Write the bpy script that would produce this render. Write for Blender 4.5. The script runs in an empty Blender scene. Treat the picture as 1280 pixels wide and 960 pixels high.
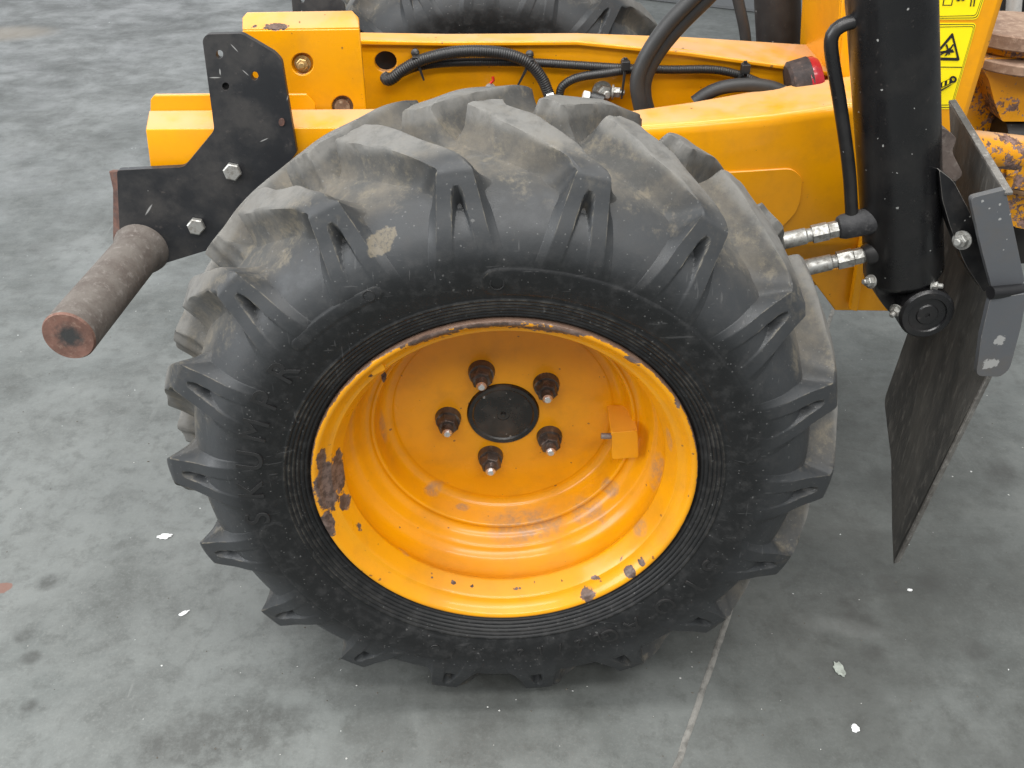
import bpy, bmesh, math, random
import numpy as np
from mathutils import Vector, Matrix, noise
R = math.radians
C = bpy.context.scene.collection
sc = bpy.context.scene

# ---------------------------------------------------------------- camera
F = 1200.0                                   # focal length in pixels of a 1280 wide frame
CAM = Vector((-0.0131, -0.8730, 0.7456)); PITCH = 0.6027; YAW = 0.0243
cR = Vector((math.cos(YAW), -math.sin(YAW), 0))
_yd = Vector((math.sin(YAW), math.cos(YAW), 0)); _z = Vector((0, 0, 1))
cF = _yd * math.cos(PITCH) - _z * math.sin(PITCH)
cU = _yd * math.sin(PITCH) + _z * math.cos(PITCH)
cam = bpy.data.objects.new('camera', bpy.data.cameras.new('camera')); C.objects.link(cam)
cam.matrix_world = Matrix(((cR.x, cU.x, -cF.x, CAM.x), (cR.y, cU.y, -cF.y, CAM.y), (cR.z, cU.z, -cF.z, CAM.z), (0, 0, 0, 1)))
cam.data.sensor_width = 36; cam.data.lens = F / 1280 * 36; cam.data.clip_start = 0.02; cam.data.clip_end = 200
sc.camera = cam

# ---------------------------------------------------------------- light: a workshop hall, soft daylight, ceiling strips and an added front fill
w = bpy.data.worlds.new('World'); sc.world = w; w.use_nodes = True
w.node_tree.nodes['Background'].inputs[0].default_value = (0.93, 0.97, 1.0, 1)
w.node_tree.nodes['Background'].inputs[1].default_value = 0.44
def area(name, loc, target, sx, sy, power, col=(1, 1, 1)):
    l = bpy.data.lights.new(name, 'AREA'); l.shape = 'RECTANGLE'; l.size = sx; l.size_y = sy; l.energy = power; l.color = col
    o = bpy.data.objects.new(name, l); C.objects.link(o); o.location = loc
    o.rotation_euler = (Vector(target) - Vector(loc)).to_track_quat('-Z', 'Y').to_euler()
area('ceiling_or_fill_strip', (-0.4, -0.1, 3.6), (-0.4, -0.1, 0), 4.5, 0.5, 105, (1, 0.98, 0.95))
area('ceiling_or_fill_strip', (0.5, -1.5, 3.6), (0.5, -1.3, 0), 4.5, 0.5, 85, (1, 0.98, 0.95))
area('ceiling_or_fill_strip', (0.2, -3.2, 3.4), (0.1, -2.0, 0), 4.5, 0.7, 105, (1, 0.98, 0.95))  # added fill behind the camera to brighten the rim face
area('doorway_daylight', (-4.8, -1.2, 2.2), (0, 0.3, 0), 3.4, 3.4, 225, (0.97, 0.985, 1))
area('far_doorway_daylight', (-4.5, 9.5, 2.2), (-1.0, 2.0, 0), 5.0, 3.8, 90, (0.95, 0.975, 1))
sc.view_settings.view_transform = 'Standard'; sc.view_settings.look = 'None'
sc.view_settings.exposure = 0.30; sc.view_settings.gamma = 1.0
sc.render.engine = 'CYCLES'; sc.cycles.use_denoising = True
sc.cycles.max_bounces = 6

FLOOR = -0.405

# ---------------------------------------------------------------- helpers
def W(px, py, y=None, z=None, plane=None):
    """point of the place seen at (px, py) of the photograph, on y = const, z = const or a plane (point, normal)"""
    d = cF + cR * ((px - 640) / F) - cU * ((py - 480) / F)
    if y is not None: s = (y - CAM.y) / d.y
    elif z is not None: s = (z - CAM.z) / d.z
    else: s = (plane[0] - CAM).dot(plane[1]) / d.dot(plane[1])
    return CAM + d * s
def plane3(a, b, c):
    a, b, c = W(*a), W(*b), W(*c); n = (b - a).cross(c - a).normalized(); return (a, n)

def obj(name, me, mat=None, parent=None):
    if isinstance(me, bmesh.types.BMesh):
        m = bpy.data.meshes.new(name); me.to_mesh(m); me.free(); me = m
    o = bpy.data.objects.new(name, me); C.objects.link(o)
    if mat:
        for x in (mat if isinstance(mat, (list, tuple)) else [mat]): me.materials.append(x)
    if parent: set_parent(o, parent)
    return o
def set_parent(o, p):
    o.parent = p; o.matrix_parent_inverse = ROOTINV.get(p.name, Matrix())
ROOTINV = {}
def empty(name, loc, parent=None):
    o = bpy.data.objects.new(name, None); C.objects.link(o); o.location = loc; o.empty_display_size = 0.05
    if parent: set_parent(o, parent)
    if parent is None: ROOTINV[o.name] = Matrix.Translation(loc).inverted()
    return o
def smooth(o, ang=35):
    me = o.data
    for p in me.polygons: p.use_smooth = True
    me.set_sharp_from_angle(angle=R(ang)); return o
def bevel(o, wd, seg=2, ang=40, edge=None):
    m = o.modifiers.new('bevel', 'BEVEL'); m.width = wd; m.segments = seg; m.limit_method = 'ANGLE'; m.angle_limit = R(ang)
    m.harden_normals = False
    if edge: o.data.materials.append(edge); m.material = 1
    smooth(o, 50); return o

def catmull(pts, n=8):
    P = [Vector(p) for p in pts]; P = [P[0] * 2 - P[1]] + P + [P[-1] * 2 - P[-2]]; out = []
    for i in range(1, len(P) - 2):
        for k in range(n):
            t = k / n; a, b, c, d = P[i-1:i+3]
            out.append(0.5 * ((2*b) + (c-a)*t + (2*a-5*b+4*c-d)*t*t + (3*b-a-3*c+d)*t**3))
    out.append(P[-2]); return out
def resample(path, step):
    out = [path[0].copy()]; acc = 0
    for a, b in zip(path, path[1:]):
        L = (b - a).length
        if L < 1e-9: continue
        t = step - acc
        while t <= L:
            out.append(a.lerp(b, t / L)); t += step
        acc = L - (t - step)
    if (out[-1] - path[-1]).length > step * .3: out.append(path[-1].copy())
    return out
def sweep(path, rad, n=14, bm=None, cap=True):
    bm = bm or bmesh.new(); rings = []; up = None
    for i, p in enumerate(path):
        t = (path[min(i+1, len(path)-1)] - path[max(i-1, 0)]).normalized()
        if up is None: up = t.orthogonal().normalized()
        up = (up - t * up.dot(t)).normalized(); bi = t.cross(up)
        r = rad(i) if callable(rad) else rad
        rings.append([bm.verts.new(p + (up * math.cos(a) + bi * math.sin(a)) * r) for a in [2*math.pi*k/n for k in range(n)]])
    for a, b in zip(rings, rings[1:]):
        for k in range(n): bm.faces.new((a[k], a[(k+1) % n], b[(k+1) % n], b[k]))
    if cap: bm.faces.new(rings[0][::-1]); bm.faces.new(rings[-1])
    return bm
def rod(a, b, prof, n=24, bm=None):
    """turned piece along a-b: prof is a list of (t in metres from a, radius)"""
    a, b = Vector(a), Vector(b); d = (b - a).normalized(); u = d.orthogonal().normalized(); v = d.cross(u)
    bm = bm or bmesh.new(); rings = []
    for t, r in prof:
        rings.append([bm.verts.new(a + d*t + (u*math.cos(q) + v*math.sin(q))*max(r, 1e-5)) for q in [2*math.pi*k/n for k in range(n)]])
    for p, q in zip(rings, rings[1:]):
        for k in range(n): bm.faces.new((p[k], p[(k+1) % n], q[(k+1) % n], q[k]))
    bm.faces.new(rings[0][::-1]); bm.faces.new(rings[-1]); return bm
def lathe(prof, n, axis='y', closed_ends=False):
    """profile (r, y) turned round the wheel axle"""
    bm = bmesh.new(); rings = []
    for r, y in prof:
        if r < 1e-6: rings.append([bm.verts.new((0, y, 0))]); continue
        rings.append([bm.verts.new((r*math.sin(a), y, r*math.cos(a))) for a in [2*math.pi*k/n for k in range(n)]])
    for p, q in zip(rings, rings[1:]):
        for k in range(n):
            if len(q) == 1: bm.faces.new((p[k], p[(k+1) % n], q[0]))
            elif len(p) == 1: bm.faces.new((p[0], q[(k+1) % n], q[k]))
            else: bm.faces.new((p[k], p[(k+1) % n], q[(k+1) % n], q[k]))
    bmesh.ops.recalc_face_normals(bm, faces=bm.faces); return bm
def round_poly(pts, rad):
    """round the corners of a 2-D pixel polygon; rad is a number or one per corner"""
    out = []; n = len(pts)
    for i in range(n):
        r = rad[i] if isinstance(rad, (list, tuple)) else rad
        p, a, b = Vector(pts[i]), Vector(pts[i-1]), Vector(pts[(i+1) % n])
        if r <= 0: out.append(tuple(p)); continue
        u, v = (a-p), (b-p); r = min(r, u.length*.45, v.length*.45); u.normalize(); v.normalize()
        s, e = p + u*r, p + v*r
        for k in range(5):
            t = k/4; out.append(tuple(s*(1-t)**2 + p*2*t*(1-t) + e*t*t))
    return out
def circ(cx, cy, rx, ry=None, n=20):
    ry = ry or rx; return [(cx + rx*math.cos(2*math.pi*k/n), cy + ry*math.sin(2*math.pi*k/n)) for k in range(n)]
def slab(loop3, thick, holes3=(), bm=None):
    """flat piece from a 3-D outline (and holes), given thickness along 'thick' vector"""
    bm = bm or bmesh.new(); edges = []
    for lp in [loop3] + list(holes3):
        vs = [bm.verts.new(p) for p in lp]
        edges += [bm.edges.new((vs[i], vs[(i+1) % len(vs)])) for i in range(len(vs))]
    g = bmesh.ops.triangle_fill(bm, use_beauty=True, use_dissolve=False, edges=edges)
    fs = [f for f in g['geom'] if isinstance(f, bmesh.types.BMFace)]
    ex = bmesh.ops.extrude_face_region(bm, geom=fs)
    bmesh.ops.translate(bm, vec=thick, verts=[v for v in ex['geom'] if isinstance(v, bmesh.types.BMVert)])
    bmesh.ops.recalc_face_normals(bm, faces=bm.faces)
    return bm
def plate(name, px, y, thick, mat, parent, rad=0, bev=0.0012, holes=(), plane=None, edge=None):
    q = round_poly(px, rad)
    f = (lambda p: W(p[0], p[1], plane=plane)) if plane else (lambda p: W(p[0], p[1], y=y))
    t = Vector((0, thick, 0)) if not plane else plane[1] * (thick if plane[1].dot(cF) > 0 else -thick)
    o = obj(name, slab([f(p) for p in q], t, [[f(p) for p in h] for h in holes]), mat, parent)
    return bevel(o, bev, 2, 40, edge) if bev else o
def hexbolt(name, c, d, r, h, mat, parent, washer=True, stud=0.0):
    c, d = Vector(c), Vector(d).normalized(); bm = bmesh.new()
    if washer: rod(c, c + d, [(0, r*1.35), (h*.22, r*1.35)], 24, bm)
    rod(c, c + d, [(h*.2, r), (h*.9, r), (h, r*.86)], 6, bm)
    if stud: rod(c, c + d, [(h*.9, r*.52), (h + stud*.85, r*.52), (h + stud, r*.4)], 12, bm)
    bmesh.ops.recalc_face_normals(bm, faces=bm.faces)
    return smooth(obj(name, bm, mat, parent), 25)
def tube(name, pts, r, mat, parent, n=14, ridged=0.0):
    path = resample(catmull(pts, 10), 0.0008 if ridged else 0.006)
    rad = (lambda i: r * (1 - ridged * (0, .5, 1, .5)[i % 4])) if ridged else r
    return smooth(obj(name, sweep(path, rad, n), mat, parent), 60 if not ridged else 80)
def join_box(bm, lo, hi):
    x0, y0, z0 = lo; x1, y1, z1 = hi
    v = [bm.verts.new(p) for p in ((x0,y0,z0),(x1,y0,z0),(x1,y1,z0),(x0,y1,z0),(x0,y0,z1),(x1,y0,z1),(x1,y1,z1),(x0,y1,z1))]
    for f in ((0,3,2,1),(4,5,6,7),(0,1,5,4),(1,2,6,5),(2,3,7,6),(3,0,4,7)): bm.faces.new([v[i] for i in f])

# ---------------------------------------------------------------- materials
class Mat:
    def __init__(s, name):
        s.m = bpy.data.materials.new(name); s.m.use_nodes = True; s.t = s.m.node_tree
        s.b = s.t.nodes['Principled BSDF']; s.co = s.t.nodes.new('ShaderNodeTexCoord').outputs['Object']
    def put(s, sock, v):
        if isinstance(v, bpy.types.NodeSocket): s.t.links.new(v, sock)
        else:
            try: sock.default_value = v
            except Exception: sock.default_value = (*v, 1) if len(v) == 3 else v
    def math(s, op, a, b=0.0, clamp=False):
        n = s.t.nodes.new('ShaderNodeMath'); n.operation = op; n.use_clamp = clamp; s.put(n.inputs[0], a); s.put(n.inputs[1], b); return n.outputs[0]
    def noise(s, scale, detail=5, rough=.55, co=None, dist=0.0):
        n = s.t.nodes.new('ShaderNodeTexNoise'); s.put(n.inputs['Vector'], co or s.co); n.inputs['Scale'].default_value = scale
        n.inputs['Detail'].default_value = detail; n.inputs['Roughness'].default_value = rough; n.inputs['Distortion'].default_value = dist; return n.outputs['Fac']
    def mapping(s, scale=(1,1,1), loc=(0,0,0), rot=(0,0,0), co=None):
        n = s.t.nodes.new('ShaderNodeMapping'); s.put(n.inputs['Vector'], co or s.co)
        n.inputs['Scale'].default_value = scale; n.inputs['Location'].default_value = loc; n.inputs['Rotation'].default_value = rot; return n.outputs[0]
    def ramp(s, v, a, b, lo=0.0, hi=1.0, ease='SMOOTHSTEP'):
        n = s.t.nodes.new('ShaderNodeMapRange'); n.interpolation_type = ease; s.put(n.inputs[0], v)
        for i, q in zip((1,2,3,4), (a, b, lo, hi)): n.inputs[i].default_value = q
        return n.outputs[0]
    def mix(s, fac, a, b):
        n = s.t.nodes.new('ShaderNodeMix'); n.data_type = 'RGBA'; s.put(n.inputs[0], fac); s.put(n.inputs[6], a); s.put(n.inputs[7], b); return n.outputs[2]
    def mixf(s, fac, a, b):
        n = s.t.nodes.new('ShaderNodeMix'); s.put(n.inputs[0], fac); s.put(n.inputs[2], a); s.put(n.inputs[3], b); return n.outputs[0]
    def sep(s, co=None):
        n = s.t.nodes.new('ShaderNodeSeparateXYZ'); s.put(n.inputs[0], co or s.co); return n.outputs
    def normal(s):
        return s.t.nodes.new('ShaderNodeNewGeometry').outputs['Normal']
    def specks(s, scale, size, density, co=None):
        nz = s.t.nodes.new('ShaderNodeTexNoise'); s.put(nz.inputs['Vector'], co or s.co); nz.inputs['Scale'].default_value = scale*1.7; nz.inputs['Detail'].default_value = 2
        ad = s.t.nodes.new('ShaderNodeVectorMath'); ad.operation = 'MULTIPLY_ADD'; s.t.links.new(nz.outputs['Color'], ad.inputs[0]); ad.inputs[1].default_value = (.55/scale,)*3; s.put(ad.inputs[2], co or s.co)
        v = s.t.nodes.new('ShaderNodeTexVoronoi'); s.t.links.new(ad.outputs[0], v.inputs['Vector']); v.inputs['Scale'].default_value = scale
        c = s.sep(v.outputs['Color'])
        big = s.math('MULTIPLY', s.math('POWER', c[1], 2.6), size)
        return s.math('MULTIPLY', s.math('LESS_THAN', v.outputs['Distance'], big), s.math('LESS_THAN', c[0], density))
    def spot(s, c, r, rag=0.5, rs=60, stretch=(1,1,1), rot=(0,0,0), soft=.1):
        """ragged-edged patch around a point"""
        n = s.t.nodes.new('ShaderNodeVectorMath'); n.operation = 'SUBTRACT'; s.put(n.inputs[0], s.co); n.inputs[1].default_value = c
        m = s.mapping(stretch, co=s.mapping(rot=rot, co=n.outputs[0]) if any(rot) else n.outputs[0])
        l = s.t.nodes.new('ShaderNodeVectorMath'); l.operation = 'LENGTH'; s.t.links.new(m, l.inputs[0])
        d = s.math('DIVIDE', l.outputs['Value'], r)
        d = s.math('ADD', d, s.math('MULTIPLY', s.math('SUBTRACT', s.noise(rs, 4, .6), .5), rag*3))
        return s.ramp(d, 1.0 + soft*.5, 1.0 - soft)
    def mx(s, *a):
        o = a[0]
        for q in a[1:]: o = s.math('MAXIMUM', o, q)
        return o
    def bump(s, h, strength=.2, dist=.002):
        n = s.t.nodes.new('ShaderNodeBump'); s.put(n.inputs['Strength'], strength); n.inputs['Distance'].default_value = dist
        s.t.links.new(h, n.inputs['Height']); s.t.links.new(n.outputs[0], s.b.inputs['Normal'])
    def out(s, col, rough, metal=0.0, spec=.5, coat=0.0):
        s.put(s.b.inputs['Base Color'], col); s.put(s.b.inputs['Roughness'], rough); s.put(s.b.inputs['Metallic'], metal)
        s.b.inputs['Specular IOR Level'].default_value = spec; s.b.inputs['Coat Weight'].default_value = coat; s.b.inputs['Coat Roughness'].default_value = .14; return s.m

YEL = (0.765, 0.322, 0.0008)
def yellow_paint(name, rust=.66, spots=(), dusts=(), topdust=.75, col=YEL, rustcol=(.062, .040, .031)):
    m = Mat(name); n1 = m.noise(9, 6, .6); n2 = m.noise(140, 5, .65); n3 = m.noise(26, 5, .6)
    c = m.mix(m.ramp(n1, .35, .7), col, (col[0]*.93, col[1]*.9, col[2]))
    fine = m.noise(420, 3, .6)
    c = m.mix(m.math('MULTIPLY', m.ramp(m.noise(17, 6, .7), .42, .74), .34), c, (.42, .185, .018))
    # settled dust on faces that look up
    nz = m.sep(m.normal())[2]
    up = m.math('MULTIPLY', m.ramp(nz, .72, .99), m.ramp(m.noise(14, 5, .6), .2, .62))
    c = m.mix(m.math('MULTIPLY', up, topdust), c, (.54, .345, .20))
    ch = m.math('MULTIPLY', m.ramp(m.noise(95, 6, .75), .665, .69), m.ramp(m.noise(13, 3, .6), .45, .6))
    c = m.mix(m.math('MULTIPLY', ch, .85), c, (.12, .055, .03))
    if dusts:
        d = m.mx(*[m.spot(*q) for q in dusts]); d = m.math('MULTIPLY', d, m.math('MULTIPLY', m.ramp(n2, .3, .6, .45, 1), m.ramp(m.noise(60, 6, .75), .34, .58, .2, 1)))
        c = m.mix(m.math('MULTIPLY', d, .72), c, (.29, .195, .135))
    # dirt specks, chips and rust
    sp = m.mx(m.specks(95, .2, .16), m.specks(45, .13, .14))
    c = m.mix(m.math('MULTIPLY', sp, .8), c, (.17, .075, .03))
    r = m.ramp(m.math('ADD', m.math('MULTIPLY', n3, .62), m.math('MULTIPLY', n2, .38)), rust, rust + .015)
    if spots: r = m.mx(r, *[m.spot(*q) for q in spots])
    c = m.mix(r, c, m.mix(m.ramp(m.noise(75, 6, .75), .4, .62), rustcol, (rustcol[0]*2.7, rustcol[1]*2.9, rustcol[2]*3.1)))
    m.bump(m.math('SUBTRACT', m.math('MULTIPLY', fine, .06), m.math('MULTIPLY', r, .5)), .35, .0012)
    return m.out(c, m.mixf(m.mx(r, m.math('MULTIPLY', up, .8)), m.ramp(n1, .3, .7, .26, .40), .85), 0, .34, .3)

def rubber(name):
    m = Mat(name); x, y, z = m.sep(); n1 = m.noise(11, 6, .62); n2 = m.noise(60, 6, .7); n3 = m.noise(230, 4, .7)
    rr = m.math('SQRT', m.math('ADD', m.math('MULTIPLY', x, x), m.math('MULTIPLY', z, z)))
    yy = m.math('SUBTRACT', .13, m.math('ABSOLUTE', m.math('SUBTRACT', y, .13)))      # depth from either sidewall
    q = m.math('ADD', yy, m.math('MULTIPLY', m.math('SUBTRACT', n1, .5), .05))
    c = m.mix(m.ramp(m.math('ADD', rr, m.math('MULTIPLY', m.math('SUBTRACT', n1, .5), .06)), .285, .345), (.0085, .009, .0095), (.033, .0355, .038))
    c = m.mix(m.math('MULTIPLY', m.ramp(n2, .45, .72), .45), c, (.045, .045, .045))
    # grey-brown dust on the tread and over the shoulder
    dirt = m.math('MULTIPLY', m.ramp(q, .008, .055), m.ramp(n2, .25, .62, .55, 1))
    tread = m.mix(m.ramp(m.noise(16, 6, .65), .38, .62), (.140, .126, .104), (.086, .085, .080))
    c = m.mix(m.math('MULTIPLY', dirt, .85), c, tread)
    c = m.mix(m.math('MULTIPLY', m.math('MULTIPLY', m.ramp(m.noise(34, 7, .75), .5, .68), m.ramp(q, -.004, .03)), .55), c, (.20, .172, .125))
    # rubbed lug edges and worn crowns
    pt = m.t.nodes.new('ShaderNodeNewGeometry').outputs['Pointiness']
    upz = m.ramp(m.math('SUBTRACT', z, m.math('MULTIPLY', x, .4)), -.3, .2, .25, 1)
    edge = m.math('MULTIPLY', m.math('MULTIPLY', m.ramp(pt, .515, .56), m.ramp(n2, .42, .62)), upz)
    c = m.mix(m.math('MULTIPLY', edge, .7), c, (.24, .21, .155))
    c = m.mix(m.math('MULTIPLY', m.ramp(rr, .400, .411), m.ramp(n2, .3, .6, .35, .85)), c, (.160, .157, .148))
    # mud splashes on the sidewall
    ms = m.mx(m.spot((.008, .0, .322), .013, .25, 110), m.spot((-.125, -.002, .318), .012, .35, 90, (1, 1, .45), (0, -.7, 0)))
    c = m.mix(m.math('MULTIPLY', m.math('MULTIPLY', ms, m.ramp(n3, .3, .55, .3, 1)), .7), c, (.16, .135, .095))
    # paint specks and pale scratches
    sp = m.mx(m.specks(330, .36, .2), m.specks(140, .26, .07))
    c = m.mix(m.math('MULTIPLY', sp, .4), c, (.17, .17, .165))
    sc1 = m.noise(1.0, 2, .5, m.mapping((35, 35, 260), rot=(0, .6, 0)))
    sc2 = m.noise(1.0, 2, .5, m.mapping((240, 40, 30), rot=(0, .35, 0)))
    scr = m.math('MULTIPLY', m.mx(m.ramp(sc1, .70, .74), m.ramp(sc2, .70, .74)), m.ramp(n1, .4, .6))
    c = m.mix(m.math('MULTIPLY', scr, .3), c, (.12, .12, .12))
    c = m.mix(m.math('MULTIPLY', m.math('MULTIPLY', m.ramp(n3, .5, .72), dirt), .3), c, (.14, .135, .125))
    m.bump(m.math('ADD', m.math('MULTIPLY', n3, .35), m.math('MULTIPLY', n2, .6)), m.mixf(dirt, .2, .55), .0016)
    return m.out(c, m.mixf(dirt, m.ramp(n2, .3, .7, .45, .62), .9), 0, .36)

def black_paint(name, base=(.008, .008, .009), rough=.33, flecks=.5, dust=.25, marks=()):
    m = Mat(name); n1 = m.noise(13, 6, .65); n2 = m.noise(90, 5, .7)
    c = m.mix(m.math('MULTIPLY', m.ramp(n1, .42, .7), dust), base, (.10, .09, .08))
    c = m.mix(m.math('MULTIPLY', m.ramp(n2, .62, .72), .25), c, (.13, .11, .10))
    c = m.mix(m.math('MULTIPLY', m.mx(m.specks(190, .3, .07), m.specks(90, .2, .05), m.specks(45, .11, .06)), flecks), c, (.5, .5, .48))
    if marks: c = m.mix(m.math('MULTIPLY', m.mx(*[m.spot(*q) for q in marks]), .8), c, (.34, .34, .33))
    m.bump(n2, .18, .001)
    return m.out(c, m.ramp(n1, .3, .7, rough, rough + .22), 0, .5)
def steel(name, col=(.46, .46, .45), rough=.38, metal=.85, dirt=.4):
    m = Mat(name); n = m.noise(160, 5, .65)
    c = m.mix(m.math('MULTIPLY', m.ramp(n, .42, .68), dirt), col, (.12, .10, .08)); m.bump(n, .15, .0006)
    return m.out(c, m.ramp(n, .3, .7, rough, rough + .25), metal)
def rusty(name, a=(.19, .14, .115), b=(.085, .055, .045), c3=(.30, .26, .225), spots=(), spotcol=(.02, .02, .02), st=(1, 1, 1)):
    m = Mat(name); co = m.mapping(st); n1 = m.noise(24, 7, .68, co); n2 = m.noise(110, 6, .72, co)
    c = m.mix(m.ramp(n1, .34, .62), b, a); c = m.mix(m.ramp(n2, .5, .72), c, c3)
    if spots: c = m.mix(m.mx(*[m.spot(*q) for q in spots]), c, spotcol)
    m.bump(m.math('ADD', n2, m.math('MULTIPLY', n1, .5)), .5, .0015)
    return m.out(c, m.ramp(n2, .3, .7, .6, .85), .15, .4)
def plain(name, col, rough=.5, metal=0.0, var=.35):
    m = Mat(name); n = m.noise(70, 5, .65)
    c = m.mix(m.math('MULTIPLY', m.ramp(n, .4, .7), var), col, tuple(q*.45 for q in col)); m.bump(n, .1, .0006)
    return m.out(c, rough, metal)

# ---------------------------------------------------------------- floor
def concrete():
    m = Mat('worn_concrete'); n1 = m.noise(1.3, 8, .6, dist=.8); n2 = m.noise(3.6, 9, .72, dist=.35); n3 = m.noise(34, 7, .68); n4 = m.noise(210, 4, .7)
    st = m.noise(1.0, 6, .65, m.mapping((4, 26, 1), rot=(0, 0, .25))); st2 = m.noise(1.0, 6, .65, m.mapping((22, 5, 1), rot=(0, 0, -.5)))
    n5 = m.noise(12, 9, .72, dist=.3)
    c = m.mix(m.ramp(n1, .34, .66), (.106, .116, .112), (.172, .183, .177))
    c = m.mix(m.math('MULTIPLY', m.ramp(n2, .44, .68), .5), c, (.078, .082, .078))
    c = m.mix(m.math('MULTIPLY', m.ramp(n5, .47, .68), .34), c, (.20, .211, .202))
    c = m.mix(m.math('MULTIPLY', m.ramp(n5, .50, .34), .4), c, (.085, .088, .084))
    c = m.mix(m.math('MULTIPLY', m.ramp(st, .50, .72), .16), c, (.23, .24, .23))
    c = m.mix(m.math('MULTIPLY', m.ramp(st2, .52, .75), .25), c, (.072, .074, .07))
    c = m.mix(m.math('MULTIPLY', m.ramp(n3, .47, .68), .42), c, (.066, .069, .065))
    c = m.mix(m.math('MULTIPLY', m.ramp(n4, .48, .74), .3), c, (.23, .24, .23))
    g = lambda px, py: tuple(W(px, py, z=FLOOR))
    # oily traffic dirt with painted-in shade around the machine, damp marks, oil drops
    dirt = m.mx(m.spot(g(1140, 820), .5, .32, 4, soft=.7), m.spot(g(960, 620), .6, .3, 3.5, soft=.7), m.spot(g(640, 780), .30, .35, 6, soft=.7))
    dirt = m.math('MULTIPLY', dirt, m.ramp(m.noise(7, 8, .7), .3, .62, .55, 1))
    c = m.mix(m.math('MULTIPLY', dirt, .66), c, (.040, .041, .037))
    dk = m.mx(m.spot(g(300, 910), .05, .55, 26, (.5, 1, 1), soft=.6), m.spot(g(250, 935), .035, .5, 30, (.35, 1, 1), soft=.6), m.spot(g(30, 795), .016, .2, 30, soft=.6), m.spot(g(58, 728), .02, .18, 30, soft=.6),
              m.spot(g(40, 822), .015, .25, 30, soft=.6), m.spot(g(36, 882), .012, .25, 30, soft=.6), m.spot(g(1070, 765), .032, .3, 30, (1, .55, 1), soft=.6), m.spot(g(1165, 730), .026, .4, 30, soft=.6),
              m.spot(g(1218, 814), .022, .25, 30, soft=.6), m.spot(g(1110, 730), .024, .4, 30, soft=.6), m.spot(g(1255, 592), .04, .4, 25, soft=.6), m.spot(g(1090, 815), .02, .4, 30, soft=.6))
    dk = m.math('MULTIPLY', dk, m.ramp(m.noise(45, 7, .75), .36, .6, .45, 1))
    c = m.mix(m.math('MULTIPLY', dk, .72), c, (.055, .056, .053))
    c = m.mix(m.math('MULTIPLY', m.spot(g(10, 42), .14, .2, 5, (.7, 1, 1), soft=.7), .7), c, (.32, .275, .215))
    c = m.mix(m.math('MULTIPLY', m.spot(g(4, 735), .013, .3, 60), .8), c, (.20, .10, .075))
    sm = m.mx(m.spot(g(1045, 782), .045, .35, 14, (.6, 2.6, 1), (0, 0, .25), soft=.9))
    c = m.mix(m.math('MULTIPLY', sm, .2), c, (.2, .205, .198))
    # pale scratches and paint specks
    s1 = m.ramp(m.noise(1.0, 2, .5, m.mapping((70, 5, 1), rot=(0, 0, .35))), .715, .735); s2 = m.ramp(m.noise(1.0, 2, .5, m.mapping((5, 80, 1), rot=(0, 0, .2))), .715, .735)
    c = m.mix(m.math('MULTIPLY', m.math('MULTIPLY', m.mx(s1, s2), m.ramp(n2, .5, .65)), .22), c, (.3, .31, .3))
    sp = m.mx(m.specks(30, .07, .2), m.specks(75, .14, .08), m.specks(13, .04, .3))
    c = m.mix(m.math('MULTIPLY', sp, .8), c, (.6, .61, .6))
    m.bump(m.math('ADD', m.math('MULTIPLY', n3, .6), m.math('MULTIPLY', n4, .4)), .3, .002)
    return m.out(c, m.ramp(n2, .3, .7, .36, .62), 0, .4)
bm = bmesh.new(); bmesh.ops.create_grid(bm, x_segments=2, y_segments=2, size=14)
floor = obj('floor', bm, concrete()); floor.location = (0, 4, FLOOR); floor['kind'] = 'structure'
floor.data.transform(Matrix.Translation((0, 4, FLOOR))); floor.location = (0, 0, 0)
# filled saw joint running under the tyre, slightly proud of the slab
ja, jb = W(930, 712, z=FLOOR), W(845, 960, z=FLOOR); jd = (jb - ja).normalized(); js = Vector((-jd.y, jd.x, 0))
bm = bmesh.new(); rows = []; random.seed(3)
for i in range(150):
    t = -1.2 + i*.016; p = ja + jd*t; k = noise.noise(p*40)*.0012 + noise.noise(p*130)*.0009; h = .0024 + noise.noise(p*90)*.0012
    rows.append([bm.verts.new(p + js*(sgn*wd + k) + Vector((0, 0, hh))) for sgn, wd, hh in ((-1, .0044, .0003), (-1, .0020, h), (1, .0020, h*.9), (1, .0044, .0003))])
for a, b in zip(rows, rows[1:]):
    for k in range(3): bm.faces.new((a[k], a[k+1], b[k+1], b[k]))
smooth(obj('joint_filler', bm, plain('joint_filler_grey', (.185, .18, .165), .8, 0, .8), floor), 60)
# dark grey strip across the far end of the slab
pa, pb = W(700, -12, z=FLOOR), W(1000, 22, z=FLOOR); bd = (pb - pa); pa = pa - bd*3; pb = pb + bd*2; n_ = Vector((-bd.y, bd.x, 0)).normalized()*.16
bm = slab([pa + Vector((0,0,.003)), pb + Vector((0,0,.003)), pb + n_ + Vector((0,0,.003)), pa + n_ + Vector((0,0,.003))], Vector((0, 0, .012)))
obj('floor_strip', bm, plain('dull_strip_grey', (.12, .125, .13), .5), floor)

# ---------------------------------------------------------------- the machine
T = empty('backhoe_loader', (0, .6, FLOOR))
T['label'] = 'yellow backhoe loader with orange rimmed lugged tyre parked on grey concrete'; T['category'] = 'backhoe loader'

M_rub = rubber('dusty_tyre_rubber')
wheel = empty('wheel', (0, 0, 0), T); wheel.matrix_parent_inverse = ROOTINV['backhoe_loader']

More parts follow.
